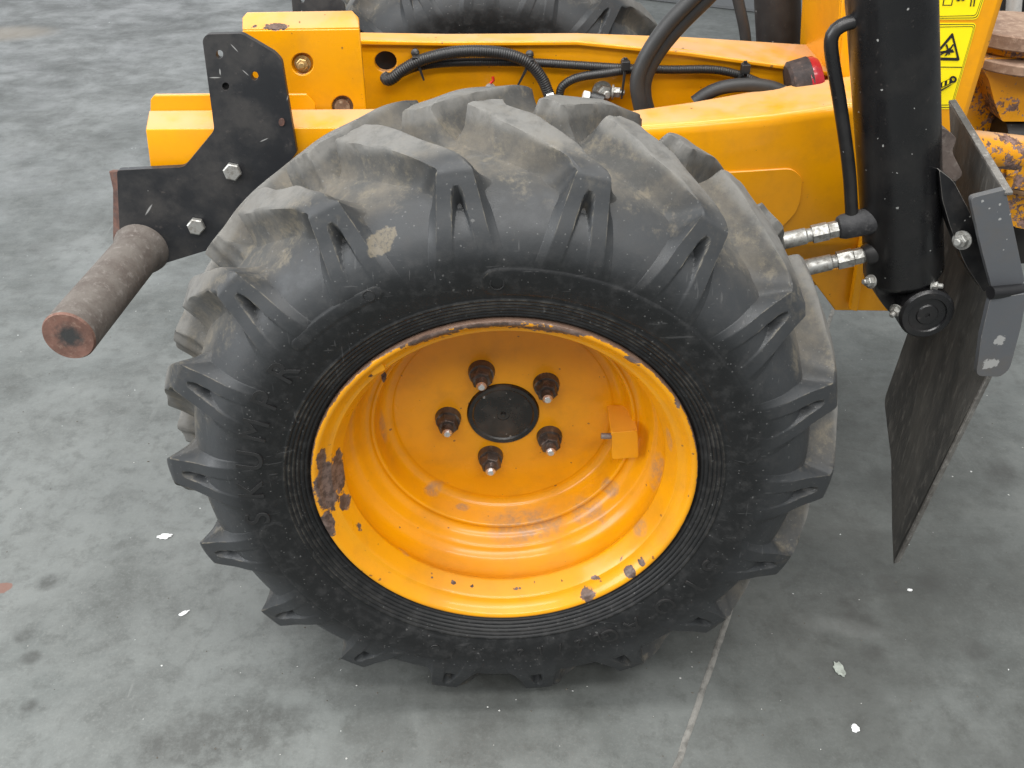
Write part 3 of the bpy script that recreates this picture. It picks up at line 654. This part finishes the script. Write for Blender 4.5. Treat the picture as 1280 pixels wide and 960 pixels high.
lay = [(rp(o2, 6), 0, []), (rp(inset(o2, 1.8), 5), 1, [rp(inset(o2, 2.8), 5)]), (rp(inset(o2, 5.2), 4), 1, [rp(inset(o2, 6), 4)]),
       ([(1152, 83), (1203, 83.6), (1203, 84.6), (1152, 84)], 1, []),
       (rp(tri, 3), 1, [rp([(1190, 46.5), (1196.3, 72.3), (1168, 71.6)], 2)]),
       ([(1174, 64.5), (1191, 61.5), (1193, 65.5), (1176, 66.5)], 1, []), ([(1182, 56), (1184, 55), (1188, 68), (1186, 68.5)], 1, []), ([(1191, 55), (1192.6, 56), (1183, 70), (1181, 69.5)], 1, []),
       ([(1175, 70), (1174, 68.6), (1189, 58.5), (1190.5, 60)], 1, []),
       ([bo(0, 3), bo(.9, 3), bo(.9, -3), bo(-.15, -3)], 1, []), (circ(1191.5, 99.3, 4.6, 4.4), 1, [circ(1191.5, 99.3, 2, 1.9, 12)]),
       ([bo(-.1, -6), bo(.8, -4), bo(.8, -5), bo(-.2, -9)], 1, []), ([(1168, 88), (1169, 87.6), (1166.5, 103), (1165, 103)], 1, []), ([(1168, 96), (1173, 90), (1173.6, 90.8), (1168.6, 97)], 1, [])]
for k in range(4): lay.append(([bo(.12 + .2*k, 2.2), bo(.20 + .2*k, 2.2), bo(.12 + .2*k, -2.2), bo(.04 + .2*k, -2.2)], 0, []))
sticker(lay, 'warning_sticker')
o1 = [(1186, -60), (1249, -60), (1222, 24.5), (1160, 24.5)]
sticker([(rp(o1, 6), 0, []), (rp(inset(o1, 1.8), 5), 1, [rp(inset(o1, 2.8), 5)]), (rp(inset(o1, 5.2), 4), 1, [rp(inset(o1, 6), 4)]),
         ([(1180, -4), (1192, -4), (1190, 7), (1178, 7)], 1, [[(1181.2, -3), (1190.8, -3), (1189, 6), (1179.4, 6)]]),
         ([(1214.5, -6), (1216, -6), (1214, 8), (1212.5, 8)], 1, []), ([(1218.5, -6), (1220, -6), (1218, 8), (1216.5, 8)], 1, []), (circ(1198, -1, 2.6), 1, []), (circ(1204, -1.5, 2.6), 1, [])], 'warning_sticker')

# ---------------------------------------------------------------- stabiliser ram
M_ram = black_paint('chipped_gloss_black', (.009, .009, .010), .2, .65, .12)
YR = .21
r0, r1_ = W(1130, 338, y=YR), W(1117, 60, y=YR); ax = (r1_ - r0).normalized()
rr_ = .0475
bm = rod(r0 - ax*.012, r1_, [(0, .036), (.006, .043), (.014, rr_), (.55, rr_)], 56)
ram = smooth(obj('stabiliser_ram', bm, M_ram, T), 35)
pc = W(1143, 372, y=YR)
pl = plate('ram_eye', [(1096, 320), (1166, 318), (1172, 372), (1160, 396), (1135, 403), (1112, 392), (1094, 368)], YR - .018, .05, M_ram, ram, [6, 6, 14, 14, 14, 14, 10], .004)
bm = rod(pc + Vector((.002, .03, 0)), pc - Vector((.002, .052, -.002)), [(0, .034), (.075, .034), (.079, .031), (.0792, .024), (.0765, .0225), (.0767, .014), (.0785, .0125), (.0787, .003), (.077, .0025)], 48)
smooth(obj('pivot_pin', bm, M_ram, ram), 30)
for px, py, d in ((1164, 357, (.9, -.5, .2)), (1121, 387, (-.7, -.7, -.3)), (1089, 352, (-.9, -.4, .2))): hexbolt('bolt', W(px, py, y=YR - .035), d, .0065, .008, M_zinc, ram, True, .006)
# feed pipe along the ram
pp = [W(1092, 24, y=YR - .01), W(1072, 26, y=YR - .01), W(1052, 32, y=YR - .01), W(1040, 45, y=YR - .01), W(1040, 70, y=YR - .01), W(1050, 130, y=YR - .01), W(1061, 210, y=YR - .01), W(1065, 272, y=YR - .01)]
tube('feed_pipe', pp, .0078, M_ram, ram, 16)
def fitting(a, b, name='hose_fitting', stub=True):
    """black port, hex, nut, crimped ferrule, then rubber hose: a at the ram, b on the hose side (pixels at ram depth)"""
    A, B = W(*a, y=YR - .012), W(*b, y=YR - .008); d = (B - A).normalized(); L = (B - A).length
    bm = bmesh.new()
    rod(A + d*L*.0, B, [(0, .0085), (L*.10, .0098), (L*.10+.001, .0075)], 18, bm); rod(A + d*(L*.11), B, [(0, .0105), (.011, .0105)], 6, bm)
    rod(A + d*(L*.11 + .012), B, [(0, .0118), (.019, .0118)], 6, bm); rod(A + d*(L*.11 + .031), B, [(0, .0085), (.006, .0085), (.008, .0102), (L*.58, .0106), (L*.58+.001, .009)], 20, bm)
    bmesh.ops.recalc_face_normals(bm, faces=bm.faces)
    f = smooth(obj(name, bm, M_zinc, ram), 30)
M_hose = plain('hose_rubber', (.028, .028, .028), .55); 
fitting((1055, 284), (984, 300)); fitting((1086, 317), (1014, 333))
P_ = lambda l, y: [W(px, py, y=y + (dz[0] if dz else 0)) for px, py, *dz in l]
tube('hose', P_([(1004, 295.5), (975, 302), (950, 315), (920, 345)], YR - .006) , .0082, M_hose, ram)
tube('hose', P_([(1030, 329), (1002, 335), (980, 342), (940, 372)], YR - .004), .0088, M_hose, ram)
e0, e1 = W(1095, 274, y=YR - .012), W(1047, 285, y=YR - .012); Le = (e1 - e0).length
smooth(obj('port_elbow', rod(e0, e1, [(0, .0165), (Le*.3, .0165), (Le*.85, .0155), (Le*.97, .0135), (Le, .011)], 28), rusty('cast_dark_iron', (.05, .05, .052), (.02, .02, .022), (.10, .10, .10)), ram), 35)
e0, e1 = W(1100, 312, y=YR - .012), W(1080, 319, y=YR - .012); Le = (e1 - e0).length
smooth(obj('port_boss', rod(e0, e1, [(0, .0165), (Le*.8, .014), (Le, .012)], 28), M_ram, ram), 35)

# ---------------------------------------------------------------- stabiliser foot
M_pad = rusty('scuffed_dark_plate', (.085, .081, .073), (.048, .047, .044), (.14, .132, .118), st=(1.6, 1.6, .25))
M_pad.node_tree.nodes['Principled BSDF'].inputs['Specular IOR Level'].default_value = .6
M_end = black_paint('scraped_grey_steel', (.085, .090, .098), .36, .5, .7, [(tuple(W(1250, 425, y=.112)), .007, .8, 150), (tuple(W(1238, 455, y=.112)), .006, .8, 120, (.6, 1, 1))]); M_edge = rusty('bare_worn_edge', (.175, .168, .155), (.09, .082, .074), (.30, .29, .27))
plow = plane3((1117, 705, .19), (1232, 455, .150), (1105, 500, .29))
foot = plate('stabiliser_foot', [(1117, 705), (1120, 690), (1232, 470), (1246, 380), (1200, 240), (1172, 250), (1150, 372), (1105, 500), (1114, 575), (1115, 660)], 0, .010, M_pad, T, [1, 0, 0, 0, 0, 0, 10, 10, 0, 0], .0015, plane=plow)
def edge_strip(a, b, wd, off, pl, mat, parent, name='worn_edge'):
    A, B = W(*a, plane=pl), W(*b, plane=pl); n = pl[1] if pl[1].dot(cF) < 0 else -pl[1]; d = (B - A).normalized(); s = n.cross(d).normalized()
    bm = slab([A + n*off, B + n*off, B + n*off + s*wd, A + n*off + s*wd], -n*.009); return bevel(obj(name, bm, mat, parent), .001)
pup = plane3((1195, 130, .30), (1262, 238, .135), (1215, 300, .20))
flap = plate('upper_flap', [(1194, 124), (1202, 136), (1262, 236), (1236, 300), (1216, 262), (1204, 236), (1197, 190)], 0, .008, M_pad, foot, [1, 0, 2, 0, 0, 0, 0], .001, plane=pup, edge=M_edge)
edge_strip((1194, 124), (1266, 240), .0045, .001, pup, M_edge, flap.parent)
edge_strip((1234, 466), (1118, 702), .004, .0012, plow, M_edge, foot)
plate('arm', [(1174, 212), (1192, 226), (1214, 268), (1228, 315), (1238, 358), (1230, 366), (1206, 330), (1188, 284), (1178, 250)], .166, .02, M_blk, foot, [4, 8, 10, 10, 4, 4, 10, 10, 4], .003, edge=M_edge)
plate('leg_box', [(1140, 175), (1184, 170), (1196, 180), (1232, 330), (1236, 400), (1165, 372), (1150, 300)], .325, .10, M_blk, foot, 4, .004)
lump_m = rusty('perished_rubber', (.15, .12, .105), (.07, .055, .05), (.21, .18, .16))
plate('buffer', [(1164, 162), (1180, 160), (1196, 172), (1190, 190), (1204, 218), (1194, 228), (1178, 218), (1172, 188)], .215, .03, lump_m, foot, 5, .006)
plate('end_plate', [(1213, 248), (1257, 237), (1268, 290), (1281, 352), (1274, 358), (1241, 364), (1228, 315)], .130, .009, M_end, foot, [7, 3, 0, 5, 3, 7, 0], .0018, edge=M_edge)
pel = plate('end_plate', [(1238, 373), (1284, 367), (1276, 410), (1262, 462), (1250, 471), (1220, 470), (1227, 420)], .112, .009, M_end, foot, [7, 3, 0, 8, 4, 8, 0], .0018, edge=M_edge)
hexbolt('bolt', W(1203, 300, y=.160), (-.75, -.65, .1), .0085, .010, M_zinc, foot, True, .006)
hexbolt('bolt', W(1168, 228, y=.19), (-.5, -.8, .1), .007, .008, M_zinc, foot, True, 0)
bm = rod(W(1238, 366, y=.115), W(1285, 362, y=.125), [(0, .008), (.06, .008)], 14); smooth(obj('hinge_rod', bm, M_blk, foot), 40)

# ---------------------------------------------------------------- swing post at the right edge
M_worn = yellow_paint('flaking_yellow', .512, topdust=.9, rustcol=(.12, .07, .055)); M_wd = rusty('dusty_worn_steel', (.36, .25, .18), (.22, .14, .10), (.46, .34, .26))
YK = .60
post = plate('swing_post', [(1222, 76), (1240, 72), (1310, 72), (1310, 152), (1252, 152), (1243, 128), (1236, 100)], YK, .06, M_worn, T, 4, .004)
def disc(name, px, py, r, th, mat, y=YK + .05, hole=0):
    c = W(px, py, y=y); prof = [(0, r - .002), (.002, r), (th-.002, r), (th, r-.002)]
    return smooth(obj(name, rod(c - Vector((0, 0, th)), c, prof, 48), mat, post), 35)
d1 = disc('bearing_plate', 1278, 30, .085, .022, M_wd); d2 = disc('bearing_plate', 1282, 62, .10, .016, M_wd); disc('bearing_core', 1280, 40, .055, .05, M_dark); disc('spacer', 1270, 43, .062, .02, M_worn)
c = W(1262, 31, z=W(1278, 30, y=YK + .05).z); smooth(obj('plate_hole', rod(c + Vector((0, 0, -.0142)), c + Vector((0, 0, .02)), [(0, .016), (.0135, .016)], 24), M_dark, post), 35)
plate('side_web', [(1204, 92), (1224, 92), (1240, 112), (1248, 150), (1240, 175), (1200, 170)], YK + .05, .02, M_worn, post, 6, .003)
bm = rod(W(1208, 184, y=.53), W(1263, 190, y=.53), [(0, .0265), (.085, .0265), (.0865, .025)], 36); smooth(obj('cross_tube', bm, M_worn, post), 35)
bm = rod(W(1245, 176, y=.62), W(1320, 176, y=.62), [(0, .037), (.12, .037)], 36); smooth(obj('black_cylinder', bm, M_blk, post), 35)
br1 = plate('pivot_lug', [(1226, 205), (1252, 200), (1310, 206), (1310, 244), (1268, 236), (1240, 236)], .60, .03, M_worn, post, 4, .003)
hexbolt('bolt', W(1262, 212, y=.60), (0, -1, .2), .011, .010, M_worn, post, True)
plate('pivot_lug', [(1238, 238), (1310, 252), (1310, 292), (1268, 284), (1244, 262)], .64, .03, M_worn, post, 4, .003)
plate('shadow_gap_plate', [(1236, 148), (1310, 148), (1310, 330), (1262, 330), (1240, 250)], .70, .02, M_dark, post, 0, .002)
bm = rod(W(1266, 25, y=.85), W(1272, -60, y=.85), [(0, .013), (.2, .013)], 24); smooth(obj('chrome_rod', bm, plain('pale_rod', (.55, .53, .5), .3, .3), post), 40)
for px in (1256, 1280):
    bm = rod(W(px - 2, 25, y=.86), W(px + 5, -60, y=.86), [(0, .007), (.2, .007)], 16); smooth(obj('black_strut', bm, M_blk, post), 40)

# ---------------------------------------------------------------- hoses, conduit and fittings on the rail
M_cond = plain('black_conduit', (.02, .02, .02), .42)
yw = .487
tube('conduit', P_([(482, 97, .0), (485, 100, -.008), (492, 97, -.012), (503, 88, -.012), (530, 74, -.012), (575, 64.5, -.012), (625, 66, -.012), (658, 77, -.012), (676, 96, -.01), (686, 118, -.01), (696, 145, -.01)], yw), .0085, M_cond, T, 12, .11)
tube('conduit', P_([(480, 94, .002), (486, 97, .0), (502, 91, -.002), (525, 83), (570, 78), (660, 78), (760, 84), (830, 87), (890, 87), (925, 94), (955, 106), (985, 122)], yw), .0062, M_cond, T, 12, .11)
tube('conduit', P_([(699, 122), (703, 108), (722, 97), (760, 91), (790, 87), (815, 87.5)], yw - .006), .0062, M_cond, T, 12, .09)
tube('hose', P_([(868, 128), (884, 117), (905, 109), (935, 106), (962, 109), (985, 118)], .455), .0095, M_hose, T)
tube('hose', P_([(905, -40), (862, 2), (832, 34), (808, 70), (797, 100), (800, 130), (806, 150)], .445), .0105, M_hose, T)
tube('hose', P_([(925, -45), (880, 0), (848, 32), (822, 64), (806, 95), (804, 120), (812, 150)], .455), .0118, M_hose, T)
tube('hose', P_([(918, -20), (926, 15), (931, 40), (934, 70)], .66), .0085, M_hose, T)
bm = rod(W(975, 80, y=.72), W(969, -60, y=.72), [(0, .036), (.4, .036)], 36); smooth(obj('hose_sleeve', bm, black_paint('scuffed_black_sleeve', (.016, .013, .012), .5, .4, .2), T), 40)
# cable ties with their heads and tails
def tie(c, tail, y=yw - .014, r=9):
    bm = bmesh.new(); n = 10; c3 = W(*c, y=y)
    join_box(bm, c3 - Vector((.006, .004, .006)), c3 + Vector((.006, .006, .006)))
    t0, t1 = W(c[0], c[1], y=y - .001), W(*tail, y=y - .003); d = (t1 - t0).normalized(); s = Vector((0, -1, 0)).cross(d).normalized()*.0022
    slab([t0 - s, t1 - s*.6, t1 + s*.6, t0 + s], Vector((0, .0016, 0)), bm=bm)
    a, b = W(c[0] - 3, c[1] - 11, y=y + .012), W(c[0] + 1, c[1] + 12, y=y + .012)
    up_, dn_ = W(c[0], c[1] - 10, y=y + .004), W(c[0], c[1] + 10, y=y + .004)
    slab([up_ - Vector((.0025, 0, 0)), up_ + Vector((.0025, 0, 0)), dn_ + Vector((.0025, 0, 0)), dn_ - Vector((.0025, 0, 0))], Vector((0, .002, 0)), bm=bm)
    bmesh.ops.recalc_face_normals(bm, faces=bm.faces); return bevel(obj('cable_tie', bm, M_cond, T), .0006)
tie((521, 76), (530, 101)); tie((662, 79), (647, 108)); tie((782, 82), (777, 124)); tie((932, 86), (922, 100))
for px, py in ((519, 66), (662, 68), (781, 77), (931, 82)): smooth(obj('clip_button', rod(W(px, py, y=.5), W(px, py, y=.48), [(0, .006), (.012, .0055), (.014, .003)], 14), M_cond, T), 40)
hexbolt('union_nut', W(752, 114, y=.5), (.2, -1, .1), .011, .018, M_zinc, T, True, .01)
hexbolt('union_nut', W(765, 115, y=.478), (1, -.2, 0), .0075, .012, M_zinc, T, True, .006)
smooth(obj('connector', rod(W(733, 120, y=.47), W(752, 126, y=.465), [(0, .007), (.007, .007), (.0075, .009), (.025, .009), (.026, .007)], 18), [M_cond], T), 40)
smooth(obj('white_tag', rod(W(729, 120, y=.468), W(738, 122, y=.468), [(0, .0078), (.008, .0078)], 18), plain('white_tape', (.75, .75, .73), .5, 0, .1), T), 40)
smooth(obj('white_tag', rod(W(684, 124, y=.47), W(694, 122, y=.47), [(0, .0078), (.010, .0078)], 18), bpy.data.materials['white_tape'], T), 40)
smooth(obj('grease_fitting', rod(W(613, 122, y=.49), W(613, 104, y=.475), [(0, .0085), (.012, .0085), (.014, .007), (.022, .0065), (.024, .003)], 18), plain('pale_fitting', (.55, .54, .52), .45, .3), T), 40)
tube('red_wire', P_([(613, 104), (617, 100), (616, 96)], .475), .0022, plain('red_plastic', (.55, .03, .015), .4), T, 8)
c = W(988, 102, y=.47); tl = smooth(obj('tail_light', rod(W(985, 108, y=.475), W(1012, 101, y=.475), [(0, .028), (.004, .033), (.03, .034), (.032, .032)], 36), rusty('dusty_black_housing', (.07, .05, .045), (.025, .02, .02), (.13, .09, .075)), T), 35)
a, b = W(1008, 103, y=.475), W(1024, 99, y=.475)
smooth(obj('red_lens', rod(a, b, [(0, .0345), (.012, .0335), (.018, .029), (.0185, .02)], 36), plain('red_lens_plastic', (.32, .012, .02), .2), tl), 35)

# ---------------------------------------------------------------- litter on the floor
def flake(name, px, py, rx, ry, mat, label, cat, seed, rot=0.0, th=.0025, group=None):
    c = W(px, py, z=FLOOR); rs = random.Random(seed); n = 22; pts = []
    for k in range(n):
        a = 2*math.pi*k/n; q = 1 + (rs.random() - .5)*.45
        p = Vector((math.cos(a)*rx*q, math.sin(a)*ry*q, 0)); p.rotate(Matrix.Rotation(rot, 3, 'Z')); pts.append(p + Vector((0, 0, .0006)))
    bm = slab(pts, Vector((0, 0, th))); o = obj(name, bm, mat); o.location = c; bevel(o, th*.4, 2); o['label'] = label; o['category'] = cat
    if group: o['group'] = group
    return o
M_flk = plain('chalk_white', (.78, .79, .79), .6, 0, .25); M_lf = plain('grey_green_scrap', (.34, .37, .33), .7, 0, .8)
gr = 'paint flakes lying on the floor'
flake('paint_flake', 206, 671, .0125, .0065, M_flk, 'large white paint flake on the floor beside the tyre lugs', 'paint flake', 1, .1, .0015, gr)
flake('paint_flake', 230, 767, .0085, .0035, M_flk, 'thin white paint flake on the floor below the large white flake', 'paint flake', 2, .6, .0012, gr)
flake('paint_flake', 1069, 911, .0065, .0062, M_flk, 'white paint flake on the floor below the green grey scrap', 'paint flake', 4, -.5, .0015, gr)
flake('paint_flake', 1137, 738, .004, .003, M_flk, 'tiny white paint flake on the floor just under the pointed black plate', 'paint flake', 6, 0, .0012, gr)
flake('dried_scrap', 1049, 837, .0075, .0135, M_lf, 'oval green grey scrap stuck to the concrete floor', 'scrap', 3, .1, .003)

# grit and crumbs of dried mud scattered round the tyre: too small and too many to count
rs = random.Random(11); bm = bmesh.new()
for k in range(420):
    near = rs.random() < .55
    p = Vector((rs.gauss(.02, .36), rs.gauss(.12, .22), 0)) if near else Vector((rs.uniform(-1.1, 1.2), rs.uniform(-.1, 1.3), 0))
    q = rs.choice((.0007, .0009, .0012, .0016)) * (1.6 if rs.random() < .06 else 1)
    vs = [bm.verts.new(p + Vector((math.cos(a)*q*rs.uniform(.6, 1.3), math.sin(a)*q*rs.uniform(.6, 1.3), FLOOR + .0002))) for a in (0, 1.3, 2.6, 3.8, 5.1)]
    tp = bm.verts.new(p + Vector((rs.uniform(-q, q)*.3, rs.uniform(-q, q)*.3, FLOOR + q*rs.uniform(.6, 1.1))))
    for i in range(5): bm.faces.new((vs[i], vs[(i+1) % 5], tp)).material_index = 0 if k % 3 else 1
gt = obj('grit', bm, [plain('mud_crumb', (.10, .09, .075), .9), plain('pale_grit', (.42, .42, .40), .8)]); gt['kind'] = 'stuff'
